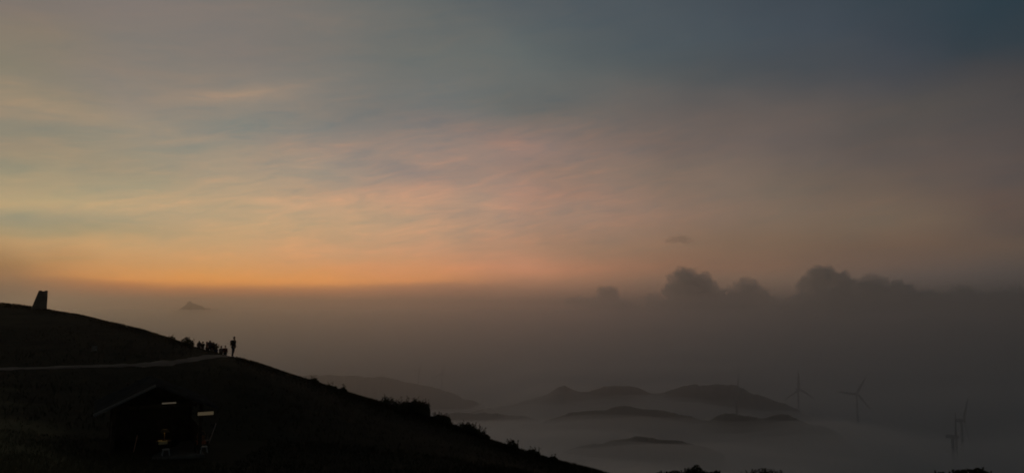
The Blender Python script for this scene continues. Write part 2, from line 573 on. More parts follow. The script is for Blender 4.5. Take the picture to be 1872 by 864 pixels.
PATHV = [(-900, 682), (0, 673), (100, 671), (200, 667), (300, 661), (350, 657), (400, 653), (430, 660), (480, 680), (560, 708), (700, 754), (870, 812), (1010, 862), (1110, 884),
         (1400, 968), (1872, 1130), (2600, 1420)]
AZT = np.arange(-180.0, 180.01, 0.25)


def aztab(pts, fn):
    xs, ys = [], []
    for q in pts:
        a, val = fn(q)
        xs.append(a)
        ys.append(val)
    t = np.interp(AZT, xs, ys)
    k = np.exp(-0.5 * (np.arange(-6, 7) / 1.3) ** 2)
    k /= k.sum()
    return np.convolve(np.pad(t, 6, mode='edge'), k, mode='valid')


RC = aztab(CREST, lambda q: (azel(q[0], q[1])[0], q[2]))
ZC = aztab(CREST, lambda q: (azel(q[0], q[1])[0], P(*q).z))
RA = np.minimum(36.0, 0.6 * RC)
RB = np.minimum(66.0, 0.9 * RC)
tanA = aztab(MIDA, lambda q: (azel(q[0], q[1])[0], P(q[0], q[1], 1).z))
tanB = aztab(PATHV, lambda q: (azel(q[0], q[1])[0], P(q[0], q[1], 1).z))
RT = np.concatenate([np.arange(0, 200, 1.0), np.geomspace(200, 8000, 90)])
ZT = np.zeros((len(AZT), len(RT)))


def pchip(x, y, q):
    h, d = np.diff(x), np.diff(y) / np.diff(x)
    m = np.zeros(len(x))
    for i in range(1, len(x) - 1):
        if d[i - 1] * d[i] > 0:
            w1, w2 = 2 * h[i] + h[i - 1], h[i] + 2 * h[i - 1]
            m[i] = (w1 + w2) / (w1 / d[i - 1] + w2 / d[i])
    m[0], m[-1] = d[0], d[-1]
    i = np.clip(np.searchsorted(x, q) - 1, 0, len(x) - 2)
    t = (q - x[i]) / h[i]
    return ((2 * t ** 3 - 3 * t ** 2 + 1) * y[i] + (t ** 3 - 2 * t ** 2 + t) * h[i] * m[i] + (-2 * t ** 3 + 3 * t ** 2) * y[i + 1] + (t ** 3 - t ** 2) * h[i] * m[i + 1])


FLOOR = -262.0
for i, a in enumerate(AZT):
    rc, zc = RC[i], ZC[i]
    tc_ = zc / rc
    xs = [0.0, RA[i] * 0.35, RA[i], RB[i], rc]
    zA, zB = tanA[i] * RA[i], tanB[i] * RB[i]
    ys = [-1.75, -1.75 + (zA + 1.75) * 0.33, zA, zB, zc]
    inner = RT <= rc
    ZT[i, inner] = pchip(np.array(xs), np.array(ys), RT[inner])
    z, r0 = zc, rc
    for j in np.nonzero(~inner)[0]:
        d = RT[j] - rc
        s = min(max(-tc_ + 0.02 + 0.0022 * d, -0.1), max(0.5, -tc_ + 0.05))
        z -= s * (RT[j] - r0)
        r0 = RT[j]
        fl = FLOOR + 0.0
        ZT[i, j] = fl + math.log1p(math.exp(min((z - fl) / 14.0, 60))) * 14.0 if z - fl < 500 else z


def H(x, y):
    a = np.degrees(np.arctan2(x, y))
    r = np.hypot(x, y)
    fi = np.clip((a + 180) / 0.25, 0, len(AZT) - 1.001)
    i = fi.astype(int)
    fa = fi - i
    j = np.clip(np.searchsorted(RT, r) - 1, 0, len(RT) - 2)
    fr = np.clip((r - RT[j]) / (RT[j + 1] - RT[j]), 0, 1)
    z = (ZT[i, j] * (1 - fa) + ZT[i + 1, j] * fa) * (1 - fr) + (ZT[i, j + 1] * (1 - fa) + ZT[i + 1, j + 1] * fa) * fr
    z = z + 0.05 * fbm(x, y, 3, 4, 0.5) * np.clip(r / 20, 0, 1)
    z = z + 9.0 * fbm(x, y, 5, 3, 0.006) * np.clip((r - 300) / 600, 0, 1)
    return z


def h1(x, y):
    return float(H(np.array([x]), np.array([y]))[0])


def ground_at(u, r):
    """ground point below the direction of photo column u at distance r"""
    v = 640.0
    for _ in range(4):
        a = R(azel(u, v)[0])
        x, y = math.sin(a) * r, math.cos(a) * r
        p = Vector((x, y, h1(x, y)))
        v = proj(p)[1]
    return p


azs = np.concatenate([np.arange(-180, -48, 3.0), np.arange(-48, 48, 0.3), np.arange(48, 180, 3.0)])
rs = np.concatenate([[1.0, 3, 6, 9], np.arange(12, 150, 1.1), np.geomspace(152, 7900, 70)])
A_, R_ = np.meshgrid(np.radians(azs), rs, indexing='ij')
X, Y = np.sin(A_) * R_, np.cos(A_) * R_
Z = H(X, Y)
na, nr_ = len(azs), len(rs)
V = np.stack([X, Y, Z], -1).reshape(-1, 3)
V = np.vstack([V, [[0, 0, -1.75]]])
idx = np.arange(na * nr_).reshape(na, nr_)
nxt = np.roll(idx, -1, axis=0)
Q = np.stack([idx[:, :-1], nxt[:, :-1], nxt[:, 1:], idx[:, 1:]], -1).reshape(-1, 4)
tri = np.stack([np.full(na, na * nr_), nxt[:, 0], idx[:, 0]], -1)
fc = [tuple(q) for q in Q.tolist()] + [tuple(t) for t in tri.tolist()]
gme = bpy.data.meshes.new('ground')
gme.from_pydata(V.tolist(), [], fc)
gme.update()
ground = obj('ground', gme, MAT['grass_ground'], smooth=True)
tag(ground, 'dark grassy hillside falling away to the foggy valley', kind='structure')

# the footpath along the hillside, climbing to the crest where the people stand
pc = [(-500, 66), (-200, 66), (0, 66), (100, 65.6), (200, 65.2), (270, 65.0), (320, 65.4), (360, 66.2), (385, 67.5), (400, 69)]
PV, PF = [], []
ns = 160
us = np.linspace(-500, 400, ns)
rr = np.interp(us, [p[0] for p in pc], [p[1] for p in pc])
ctr = [ground_at(u, r) for u, r in zip(us, rr)]
for i in range(ns):
    d = (ctr[min(i + 1, ns - 1)] - ctr[max(i - 1, 0)])
    d.z = 0
    d.normalize()
    n_ = Vector((-d.y, d.x, 0))
    w = 0.95 + 0.16 * math.sin(i * 0.37) + 0.14 * math.sin(i * 0.9) + rnd.uniform(-0.12, 0.12)
    w *= np.interp(us[i], [-500, 200, 300, 412], [0.9, 0.85, 1.5, 1.3])
    for k in range(7):
        q = ctr[i] + n_ * w * (k / 3 - 1)
        edge = -0.03 if k in (0, 6) else 0.0
        PV.append((q.x, q.y, h1(q.x, q.y) + 0.05 + edge))
for i in range(ns - 1):
    for k in range(6):
        a = i * 7 + k
        PF.append((a, a + 7, a + 8, a + 1))
path = obj('path', pymesh('path', PV, PF), MAT['dirt'], smooth=True)
tag(path, 'pale trodden footpath crossing the dark hillside', kind='structure')


# ------------------------------------------------------------------ ridges out of the fog
def ridge(name, pts, label, slope=0.8, material='forest', rough=2.2, zbot=-290.0, seed=1, n=420, m=30, back=1.0):
    us_ = np.array([p[0] for p in pts], float)
    tt = np.linspace(us_[0], us_[-1], n)
    vv = np.interp(tt, us_, [p[1] for p in pts])
    k = np.ones(3) / 3
    vv = np.convolve(np.pad(vv, 1, mode='edge'), k, mode='valid')
    vv = vv + 2.2 * fbm(tt, tt * 0, seed + 3, 4, 0.07) + 1.0 * fbm(tt, tt * 0, seed + 4, 3, 0.5)
    rv = np.interp(tt, us_, [p[2] for p in pts])
    for q in range(n):                                   # both ends sink to the valley floor
        e_ = min(q, n - 1 - q) / (n * 0.05)
        if e_ < 1:
            vb = 432 - F * math.tan(math.atan2(zbot, rv[q]) - PITCH)
            vv[q] = vv[q] + (vb - vv[q]) * (1 - e_) ** 2
    top = np.array([P(u, v, r) for u, v, r in zip(tt, vv, rv)])
    dirs = top[:, :2] / np.hypot(top[:, 0], top[:, 1])[:, None]
    Vv = []
    for i in range(n):
        hgt = max(top[i, 2] - zbot, 4.0)
        for j in range(2 * m + 1):
            s = (j - m) / m
            dep = hgt / slope * (back if s > 0 else 1.0)
            d = s * dep
            z = top[i, 2] - hgt * (abs(s) ** 1.25)
            x, y = top[i, 0] + dirs[i, 0] * d, top[i, 1] + dirs[i, 1] * d
            Vv.append((x, y, z))
    Vv = np.array(Vv)
    Vv[:, 2] += rough * fbm(Vv[:, 0], Vv[:, 1], seed, 3, 0.16) * 0.55 + rough * 1.2 * fbm(Vv[:, 0], Vv[:, 1], seed + 9, 2, 0.03)
    Vv[:, 2] = np.maximum(Vv[:, 2], zbot - 4)
    w = 2 * m + 1
    ii = np.arange(n * w).reshape(n, w)
    Qq = np.stack([ii[:-1, :-1], ii[1:, :-1], ii[1:, 1:], ii[:-1, 1:]], -1).reshape(-1, 4)
    o = obj(name, npmesh(name, Vv, Qq), MAT[material], smooth=True)
    tag(o, label, kind='structure')
    return o


ridge('hill', [(800, 790, 1250), (840, 762, 1250), (880, 750, 1250), (940, 739, 1250), (975, 731, 1250), (1005, 718, 1250), (1022, 707, 1250), (1032, 705, 1250), (1046, 712, 1250), (1062, 720, 1250), (1078, 717, 1250), (1092, 710, 1250),
               (1120, 705, 1250), (1150, 705, 1260), (1175, 712, 1280), (1195, 718, 1290), (1212, 719, 1300), (1235, 711, 1300), (1265, 703, 1300), (1300, 700, 1300),
               (1325, 702, 1300), (1350, 707, 1300), (1380, 718, 1300), (1410, 729, 1300), (1445, 743, 1300), (1480, 762, 1300), (1520, 800, 1300)],
      'long wooded ridge rising above the fog below the cumulus clouds', seed=21)
ridge('hill', [(860, 830, 950), (915, 786, 950), (950, 777, 950), (985, 770, 950), (1005, 763, 950), (1040, 754, 950), (1085, 752, 950), (1120, 745, 950), (1150, 746, 950), (1180, 750, 950),
               (1230, 756, 940), (1270, 763, 930), (1300, 767, 920), (1340, 772, 920), (1390, 780, 920), (1440, 810, 920)],
      'nearer dark wooded ridge between two bands of fog', seed=31, rough=1.8)
ridge('hill', [(1250, 800, 900), (1290, 771, 900), (1320, 757, 900), (1350, 757, 900), (1375, 762, 900), (1395, 763, 900), (1420, 759, 900), (1440, 760, 900),
               (1465, 768, 900), (1500, 777, 900), (1540, 795, 900), (1580, 830, 900)],
      'low wooded rise under the wind turbines', seed=41, rough=1.6)
ridge('hill', [(990, 845, 700), (1050, 815, 700), (1060, 812, 700), (1085, 805, 700), (1110, 806, 700), (1140, 804, 700), (1162, 800, 700), (1180, 799, 700), (1200, 803, 700), (1228, 805, 700), (1265, 812, 700), (1300, 820, 700), (1340, 840, 700)],
      'dark hilltop almost swallowed by the nearest fog', seed=51, rough=1.5)
ridge('hill', [(420, 720, 1560), (520, 691, 1560), (600, 684, 1560), (700, 686, 1560), (760, 700, 1560), (800, 711, 1560), (850, 730, 1560), (890, 741, 1560), (940, 752, 1560), (1000, 768, 1560), (1060, 800, 1560)],
      'pale broad hill fading in the mist behind the bushes', seed=61, rough=3.0)
ridge('hill', [(780, 765, 1080), (840, 753, 1080), (890, 752, 1080), (960, 758, 1080), (1010, 775, 1080)],
      'faint low hill in fog beside the slope', seed=71, rough=2.0)
ridge('mountain', [(230, 680, 7600), (285, 600, 7600), (300, 580, 7600), (318, 569, 7600), (330, 563, 7600), (337, 557, 7600), (342, 553, 7600), (347, 547.5, 7600), (350, 550, 7600), (356, 554, 7600), (364, 557, 7600), (374, 563, 7600), (388, 566, 7600), (405, 572, 7600), (425, 590, 7600), (470, 680, 7600)],
      'small far conical peak standing in the haze', slope=0.7, material='rockhill', seed=81, rough=1.5, n=300)

# ------------------------------------------------------------------ haze, mist and the sea of fog
def closed_box(name, lo, hi, material):
    bm = bmesh.new()
    box(bm, [(a + b) / 2 for a, b in zip(lo, hi)], [b - a for a, b in zip(lo, hi)])
    return obj(name, bm, material)


haze = closed_box('haze', (-9000, -9000, HAZE_BOT), (9000, 9000, HAZE_TOP), MAT['haze'])
tag(haze, 'thin dawn haze filling the air over the valley', kind='stuff')
mist = closed_box('mist', (-8600, -8600, HAZE_BOT + 1.5), (8600, 8600, -50.0), MAT['mist'])
tag(mist, 'thicker grey mist lying low over the valley', kind='stuff')
veil = closed_box('mist', (-8800, -8800, HAZE_BOT + 0.7), (8800, 8800, -13.0), MAT['veil'])
tag(veil, 'upper veil of mist just below the horizon', kind='stuff')


def fog_top(a, r):
    z = np.interp(r, [250, 450, 600, 700, 840, 950, 1080, 1250, 1600, 2300, 8000], [-92, -108, -127, -140, -143, -163, -152, -168, -168, -170, -165])
    z = z - 42 * np.clip((1.5 - a) / 5, 0, 1) * np.clip((r - 960) / 200, 0, 1)
    far = np.clip((r - 950) / 250, 0, 1)
    right = np.clip((a - 16) / 9, 0, 1) * far + np.clip((a - 24) / 6, 0, 1) * (1 - far)
    z = z * (1 - right) + np.interp(r, [250, 450, 700, 950, 1250, 1600, 8000], [-96, -120, -152, -176, -190, -188, -165]) * right
    return z + 18.0


fa = np.radians(np.arange(-62, 62.01, 0.5))
fr = np.geomspace(260, 8200, 170)
FA, FR = np.meshgrid(fa, fr, indexing='ij')
fx, fy = np.sin(FA) * FR, np.cos(FA) * FR
fz = fog_top(np.degrees(FA), FR) + 9.0 * fbm(fx * 0.6, fy, 91, 5, 0.012) + 5.0 * fbm(fx * 0.7, fy * 2.0, 93, 3, 0.03) + 5.0 * fbm(fx * 0.3, fy * 1.5, 95, 3, 0.02)
n0, n1_ = fx.shape
top = np.stack([fx, fy, fz], -1).reshape(-1, 3)
bot = np.stack([fx, fy, np.full_like(fz, HAZE_BOT + 3.0)], -1).reshape(-1, 3)
it = np.arange(n0 * n1_).reshape(n0, n1_)
ib = it + n0 * n1_
quads = [np.stack([it[:-1, :-1], it[:-1, 1:], it[1:, 1:], it[1:, :-1]], -1).reshape(-1, 4),
         np.stack([ib[:-1, :-1], ib[1:, :-1], ib[1:, 1:], ib[:-1, 1:]], -1).reshape(-1, 4)]
for e_t, e_b in ((it[0], ib[0]), (it[-1][::-1], ib[-1][::-1]), (it[::-1, 0], ib[::-1, 0]), (it[:, -1], ib[:, -1])):
    quads.append(np.stack([e_t[:-1], e_b[:-1], e_b[1:], e_t[1:]], -1))
fme = npmesh('valley_fog', np.vstack([top, bot]), np.vstack(quads))
bm = bmesh.new()
bm.from_mesh(fme)
bmesh.ops.recalc_face_normals(bm, faces=bm.faces[:])
bm.to_mesh(fme)
bm.free()
fog = obj('valley_fog', fme, MAT['fog'])
tag(fog, 'sea of fog filling the valley between the ridges', kind='stuff')


# ------------------------------------------------------------------ cumulus clouds, far behind the haze
CLOUD_R = 14000.0


def cloud(name, blobs, label, material, voxel=30.0, rr=CLOUD_R, disp=95.0, seed=0):
    ppm = rr / F
    bm = bmesh.new()
    rg = random.Random(seed)
    puffs = []
    for (u, v, ru, rv) in blobs:
        for _ in range(5):                               # smaller billows round the upper side
            t = rg.uniform(-0.2, math.pi + 0.2)
            q = rg.uniform(0.22, 0.42)
            puffs.append((u + ru * 0.9 * math.cos(t), v - rv * 0.9 * math.sin(t), min(ru, rv * 1.5) * q, rv * q))
    for (u, v, ru, rv) in blobs + puffs:
        c = P(u, v, rr) * rg.uniform(0.985, 1.015)
        g = bmesh.ops.create_icosphere(bm, subdivisions=3, radius=1.0)
        bmesh.ops.scale(bm, vec=(ru * ppm, min(ru, 45) * ppm, rv * ppm), verts=g['verts'])
        bmesh.ops.translate(bm, vec=c, verts=g['verts'])
    me = bpy.data.meshes.new(name)
    bm.to_mesh(me)
    bm.free()
    o = bpy.data.objects.new(name, me)
    COL.objects.link(o)
    md = o.modifiers.new('r', 'REMESH')
    md.mode = 'VOXEL'
    md.voxel_size = voxel
    dg = bpy.context.evaluated_depsgraph_get()
    ev = o.evaluated_get(dg)
    nm = bpy.data.meshes.new_from_object(ev)
    bpy.data.objects.remove(o)
    co = np.zeros(len(nm.vertices) * 3, np.float32)
    nm.vertices.foreach_get('co', co)
    co = co.reshape(-1, 3)
    no = np.zeros(len(nm.vertices) * 3, np.float32)
    nm.vertices.foreach_get('normal', no)
    no = no.reshape(-1, 3)
    dsp = np.array([mnoise.fractal(Vector(c) * 0.0042 + Vector((seed, 0, 0)), 0.9, 2.1, 4) for c in co.tolist()])
    dsp2 = np.array([mnoise.fractal(Vector(c) * 0.013 + Vector((0, seed, 0)), 0.9, 2.1, 3) for c in co.tolist()])
    co = co + no * (dsp * disp + dsp2 * disp * 0.6)[:, None]
    nm.vertices.foreach_set('co', co.ravel())
    nm.update()
    o = obj(name, nm, MAT[material], smooth=True)
    tag(o, label, 'cloud', 'cumulus clouds low on the horizon', 'stuff')
    return o


cloud('cloud', [(1110, 546, 21, 20), (1118, 552, 18, 18), (1050, 552, 20, 9), (1078, 556, 22, 11), (1120, 572, 40, 16)],
      'small round puff of grey cloud, leftmost of the low clouds', 'cloud', seed=3)
cloud('cloud', [(1265, 524, 36, 30), (1240, 540, 26, 24), (1295, 540, 26, 26), (1192, 552, 16, 15), (1215, 562, 30, 16), (1365, 530, 22, 20), (1330, 540, 16, 16), (1330, 560, 30, 20),
               (1385, 548, 24, 18), (1280, 570, 60, 24), (1350, 575, 60, 20), (1410, 577, 45, 16), (1220, 585, 70, 16), (1160, 578, 40, 12), (1150, 562, 24, 13), (1425, 566, 28, 13), (1445, 578, 40, 16)],
      'dark grey cumulus cloud with two round heads, middle of the low clouds', 'cloud', seed=5)
cloud('cloud', [(1500, 516, 28, 26), (1538, 520, 24, 20), (1590, 528, 28, 22), (1640, 537, 26, 20), (1478, 545, 24, 22), (1530, 555, 50, 30), (1610, 565, 60, 34), (1690, 562, 50, 28), (1760, 556, 45, 26),
               (1830, 566, 60, 30), (1900, 570, 70, 36), (1700, 590, 120, 26), (1480, 580, 50, 22), (1560, 592, 90, 22), (1850, 600, 120, 30), (1990, 580, 80, 40)],
      'wide dark bank of cumulus cloud running off to the right', 'cloud', seed=8)
cloud('cloud', [(1243, 436, 20, 6), (1225, 440, 16, 4), (1258, 441, 12, 5)],
      'tiny dark wisp of cloud floating above the low clouds', 'wisp', voxel=22.0, disp=50.0, seed=12)


# ------------------------------------------------------------------ wind turbines
def turbine(u, v, r, L, angles, yaw, label, tower=None):
    hub = P(u, v, r)
    gz = FLOOR - 14 if tower is None else hub.z - tower
    root = empty('wind_turbine', (hub.x, hub.y, gz), R(yaw))
    tag(root, label, 'wind turbine', 'wind turbines standing in the valley fog')
    hh = hub.z - gz
    s = L / 32.0
    bm = bmesh.new()
    tube(bm, [(0, 0, 0), (0, 0, hh * 0.5), (0, 0, hh - 1.6 * s)], [2.3 * s, 1.9 * s, 1.35 * s], 14)
    obj('tower', bm, MAT['turbine'], root, True)
    bm = bmesh.new()
    box(bm, (0, 1.5 * s, hh), (3.2 * s, 9 * s, 3.3 * s), bevel=0.7 * s)
    obj('nacelle', bm, MAT['turbine'], root)
    bm = bmesh.new()
    tube(bm, [(0, -2.6 * s, hh), (0, -4.2 * s, hh), (0, -5.4 * s, hh), (0, -6.0 * s, hh)], [1.6 * s, 1.6 * s, 1.1 * s, 0.3 * s], 12)
    obj('hub', bm, MAT['turbine'], root, True)
    for a in angles:
        bm = bmesh.new()
        dz = Vector((math.cos(R(a)), 0, math.sin(R(a))))
        dx = Vector((-math.sin(R(a)) * 0.92, 0.39, math.cos(R(a)) * 0.92))    # blades are pitched out of the rotor plane
        rings = []
        for t, c, th in ((0.0, 1.3, 1.2), (0.06, 1.5, 1.1), (0.2, 2.9, 0.7), (0.5, 2.0, 0.45), (0.8, 1.25, 0.25), (1.0, 0.4, 0.1)):
            o_ = Vector((0, -3.4 * s, hh)) + dz * (L * t)
            ring = []
            for k in range(8):
                q = 2 * math.pi * k / 8
                ring.append(bm.verts.new(o_ + dx * (math.cos(q) * c * s * 0.8 + 0.3 * c * s) + Vector((0, 1, 0)) * math.sin(q) * th * s * 0.7))
            rings.append(ring)
        for i in range(len(rings) - 1):
            for k in range(8):
                bm.faces.new((rings[i][k], rings[i][(k + 1) % 8], rings[i + 1][(k + 1) % 8], rings[i + 1][k]))
        bm.faces.new(rings[0][::-1])
        bm.faces.new(rings[-1])
        obj('blade', bm, MAT['turbine'], root, True)
    return root


turbine(1346, 715, 902, 22, (58, 178, 298), 72, 'pale grey wind turbine standing on the low wooded rise, rotor edge on', 32)
turbine(1459, 711, 1340, 32, (90, 210, 330), 10, 'pale grey wind turbine with one blade straight up, right of the wooded rise')
turbine(1566, 719, 1290, 31, (174, 62, -52), -15, 'pale grey wind turbine with one blade pointing level left, between its neighbours')
turbine(1741, 797, 950, 36, (126, 246, 6), 60, 'wind turbine sunk in fog to its hub, one long blade pointing up')
turbine(1757, 767, 1080, 31, (176, 56, -64), 40, 'wind turbine with a blade pointing up right, beside the fog sunken turbine')
turbine(808, 682, 1700, 21, (80, 200, 320), 20, 'very faint distant wind turbine above the pale hill, right one of two')
turbine(765, 676, 1750, 21, (60, 180, 300), 20, 'very faint distant wind turbine above the pale hill, left one of two')
turbine(1063, 687, 1800, 22, (95, 215, 335), 60, 'very faint wind turbine behind the long ridge, near its pointed summit')
turbine(1092, 688, 1850, 22, (40, 160, 280), 60, 'very faint wind turbine behind the long ridge, above the saddle')


# ------------------------------------------------------------------ bushes and trees
def leaves(bm_v, bm_f, c, rad, n, size, rg, shell=0.7):
    for _ in range(n):
        while True:
            d = Vector((rg.uniform(-1, 1), rg.uniform(-1, 1), rg.uniform(-1, 1)))
            if 0.05 < d.length < 1:
                break
        d = d.normalized() * (d.length ** shell)
        p = Vector(c) + Vector((d.x * rad[0], d.y * rad[1], d.z * rad[2]))
        s = size * rg.uniform(0.55, 1.4)
        q = Vector((rg.gauss(0, 1), rg.gauss(0, 1), rg.gauss(0, 1))).normalized()
        a = q.orthogonal().normalized()
        b = q.cross(a)
        i = len(bm_v)
        bm_v += [p - a * s, p + b * s * 0.45, p + a * s, p - b * s * 0.45]
        bm_f.append((i, i + 1, i + 2, i + 3))


def plant(kind, pos, clumps, label, cat, group, stems, leaf=0.09, seed=0, stemname='stem', sprigs=0, sprig_len=0.75):
    rg = random.Random(seed)
    root = empty(kind, pos)
    tag(root, label, cat, group)
    bm = bmesh.new()
    for (p0, p1, r0, r1) in stems:
        p0, p1 = Vector(p0), Vector(p1)
        mid = (p0 + p1) / 2 + Vector((rg.uniform(-1, 1), rg.uniform(-1, 1), 0)) * 0.06 * (p1 - p0).length
        tube(bm, [p0, mid, p1], [r0, (r0 + r1) / 2, r1], 7)
    obj(stemname, bm, MAT['bark'], root, True)
    vs, fs = [], []
    for (c, rad, n) in clumps:
        leaves(vs, fs, c, rad, int(n * 2.5), leaf, rg)
    for _ in range(sprigs):                       # twigs with leaves that stick out of the outline
        c, rad, n = rg.choice(clumps)
        a = rg.uniform(0, 2 * math.pi)
        b = Vector((c[0] + rad[0] * 0.8 * math.cos(a), c[1] + rad[1] * 0.8 * math.sin(a), c[2] + rad[2] * rg.uniform(0.5, 0.9)))
        L_ = rg.uniform(0.2, sprig_len) * max(rad[2], 0.5)
        for k in range(7):
            leaves(vs, fs, b + Vector((rg.uniform(-.05, .05), 0, L_ * k / 6)), (0.05, 0.05, 0.05), 2, leaf * 0.8, rg)
    obj('crown' if kind == 'tree' else 'foliage', pymesh('foliage', vs, fs), MAT['leaf'], root)
    return root


def bush(u, r, w_px, h_px, label, seed, nl=700, leaf=0.07, group='bushes on the crest of the slope', lumps=5, sprigs=8, follow=True):
    g = ground_at(u, r)
    ca = math.cos(math.atan2(g.x, g.y))
    w, h = w_px * r / F * ca * ca, h_px * r / F * ca
    rg = random.Random(seed)
    cl = []
    for k in range(lumps):
        x = (k / max(lumps - 1, 1) - 0.5) * w * 0.75
        a_ = math.atan2(g.x, g.y)
        dz = h1(g.x + x * math.cos(a_), g.y - x * math.sin(a_)) - g.z
        top_ = max(h * (1.0 - (0.22 * abs(2 * k / max(lumps - 1, 1) - 1))) * rg.uniform(0.8, 1.0), 0.25)
        zt = top_ + (dz if follow else 0.0)
        zb = min(dz, 0.0) - 0.25
        cl.append(((x * math.cos(a_), -x * math.sin(a_) + rg.uniform(-0.25, 0.25) * w * 0.5, (zt + zb) / 2), (w / lumps * 0.95, w * 0.28, (zt - zb) / 2), nl // lumps))
    st = [((rg.uniform(-.1, .1), rg.uniform(-.1, .1), -0.15), (c[0] * 0.9, c[1] * 0.9, c[2] * 1.3), 0.03, 0.008) for c, _, _ in cl]
    return plant('bush', g, cl, label, 'bush', group, st, leaf, seed, sprigs=sprigs)


bush(343, 80.5, 20, 16, 'small ragged bush beside the left end of the group of people', 101, 500)
bush(313, 85, 12, 6, 'low tuft of scrub uphill of the ragged bush', 102, 240, lumps=3, sprigs=4)
bush(576, 63, 12, 10, 'tiny dark bush highest up the bare crest right of the people', 103, 300, lumps=3, sprigs=4)
bush(606, 62.4, 14, 6, 'low flat scrub between two tiny bushes on the crest', 104, 260, lumps=3, sprigs=3)
bush(628, 61.8, 10, 10, 'tiny rounded bush just above the large bushes', 105, 300, lumps=3, sprigs=4)
bush(712, 59.5, 36, 14, 'thin grassy scrub on the uphill side of the large square bush', 106, 420, lumps=6, sprigs=26)
bush(756, 58, 62, 26, 'large square topped dark bush on the crest of the slope', 107, 3600, lumps=8, sprigs=36, follow=False)
bush(805, 56.5, 32, 16, 'boxy dark bush just downhill of the large square bush', 108, 1600, lumps=4, sprigs=12, follow=False)
bush(858, 55.5, 36, 16, 'ragged bush with upright twigs below the boxy bush', 109, 1000, lumps=5, sprigs=26)
bush(883, 54.8, 18, 13, 'small dark bush at the foot of the ragged bush', 110, 500, lumps=3, sprigs=5)
bush(937, 52, 16, 15, 'spiky little bush halfway down the lower slope', 111, 400, lumps=3, sprigs=8)
bush(975, 51, 18, 9, 'flat little bush low on the slope', 112, 300, lumps=3, sprigs=4)
bush(1012, 49.8, 12, 10, 'pointed little bush, lowest on the slope before the frame ends', 113, 300, lumps=3, sprigs=4)


def tree(u, v_top, r, w_px, label, seed, lumps, hmin=4.0):
    topz = P(u, v_top, r).z
    g = ground_at(u, r)
    h = max(topz - g.z, hmin)
    m = r / F
    w = w_px * m
    rg = random.Random(seed)
    cl = []
    for (fx_, fz_, fw, fh) in lumps:                     # parts of the crown, in widths and in photo pixels below the top
        cl.append(((fx_ * w, rg.uniform(-.25, .25) * w, h - fz_ * m - fh * w * 0.5), (fw * w * 0.5, fw * w * 0.5, fh * w * 0.5), int(900 * fw * fh + 150)))
    st = [((0, 0, -0.3), (0.1, 0, h * 0.55), 0.16, 0.10), ((0.1, 0, h * 0.5), (0, 0.05, h * 0.9), 0.10, 0.03)]
    for c, _, _ in cl:
        st.append(((0.08, 0, h * rg.uniform(0.4, 0.55)), c, 0.06, 0.015))
    return plant('tree', g, cl, label, 'tree', 'trees with only their tops showing at the lower edge', st, 0.11, seed, 'trunk', sprigs=24, sprig_len=0.3)


tree(1272, 845, 76, 70, 'tree with a pointed dark top, tallest at the lower edge of the view', 201,
     [(0, 0, 0.32, 0.5), (-0.12, 7, 0.42, 0.5), (0.14, 9, 0.45, 0.5), (-0.2, 16, 0.5, 0.6), (0.25, 17, 0.5, 0.6), (0, 22, 0.95, 0.8), (0.03, 50, 0.9, 0.9)])
tree(1238, 861, 80, 50, 'low dark treetop just left of the pointed treetop', 202,
     [(0, 0, 0.7, 0.5), (-0.4, 2, 0.6, 0.5), (0.3, 1, 0.5, 0.4), (0, 14, 1.0, 0.9), (0, 40, 0.9, 0.9)])
tree(1311, 859, 78, 26, 'small knob of a treetop just right of the pointed treetop', 203,
     [(0, 0, 0.5, 0.5), (-0.2, 4, 0.6, 0.7), (0.2, 6, 0.6, 0.7), (0, 14, 1.0, 1.2), (0, 35, 0.9, 1.4)])
tree(1392, 855, 84, 86, 'broad rounded treetop at the lower edge of the view', 204,
     [(0.05, 0, 0.5, 0.35), (-0.2, 3, 0.5, 0.4), (0.25, 3, 0.5, 0.4), (-0.36, 8, 0.4, 0.4), (0.38, 8, 0.35, 0.4), (0, 14, 0.95, 0.7), (0, 50, 0.9, 0.8)])
tree(1806, 856, 80, 60, 'treetop with a small peak, rightmost at the lower edge', 205,
     [(0, 0, 0.28, 0.3), (-0.15, 3, 0.4, 0.4), (0.17, 4, 0.4, 0.4), (0.3, 8, 0.4, 0.4), (-0.35, 6, 0.4, 0.4), (0, 14, 0.95, 0.8), (0, 40, 0.9, 0.9)])
tree(1757, 861, 84, 56, 'low flat treetop beside the rightmost peaked treetop', 206,
     [(0, 1, 0.6, 0.35), (-0.32, 1, 0.45, 0.4), (0.33, 0, 0.4, 0.4), (0, 14, 1.0, 0.8), (0, 40, 0.9, 0.9)])


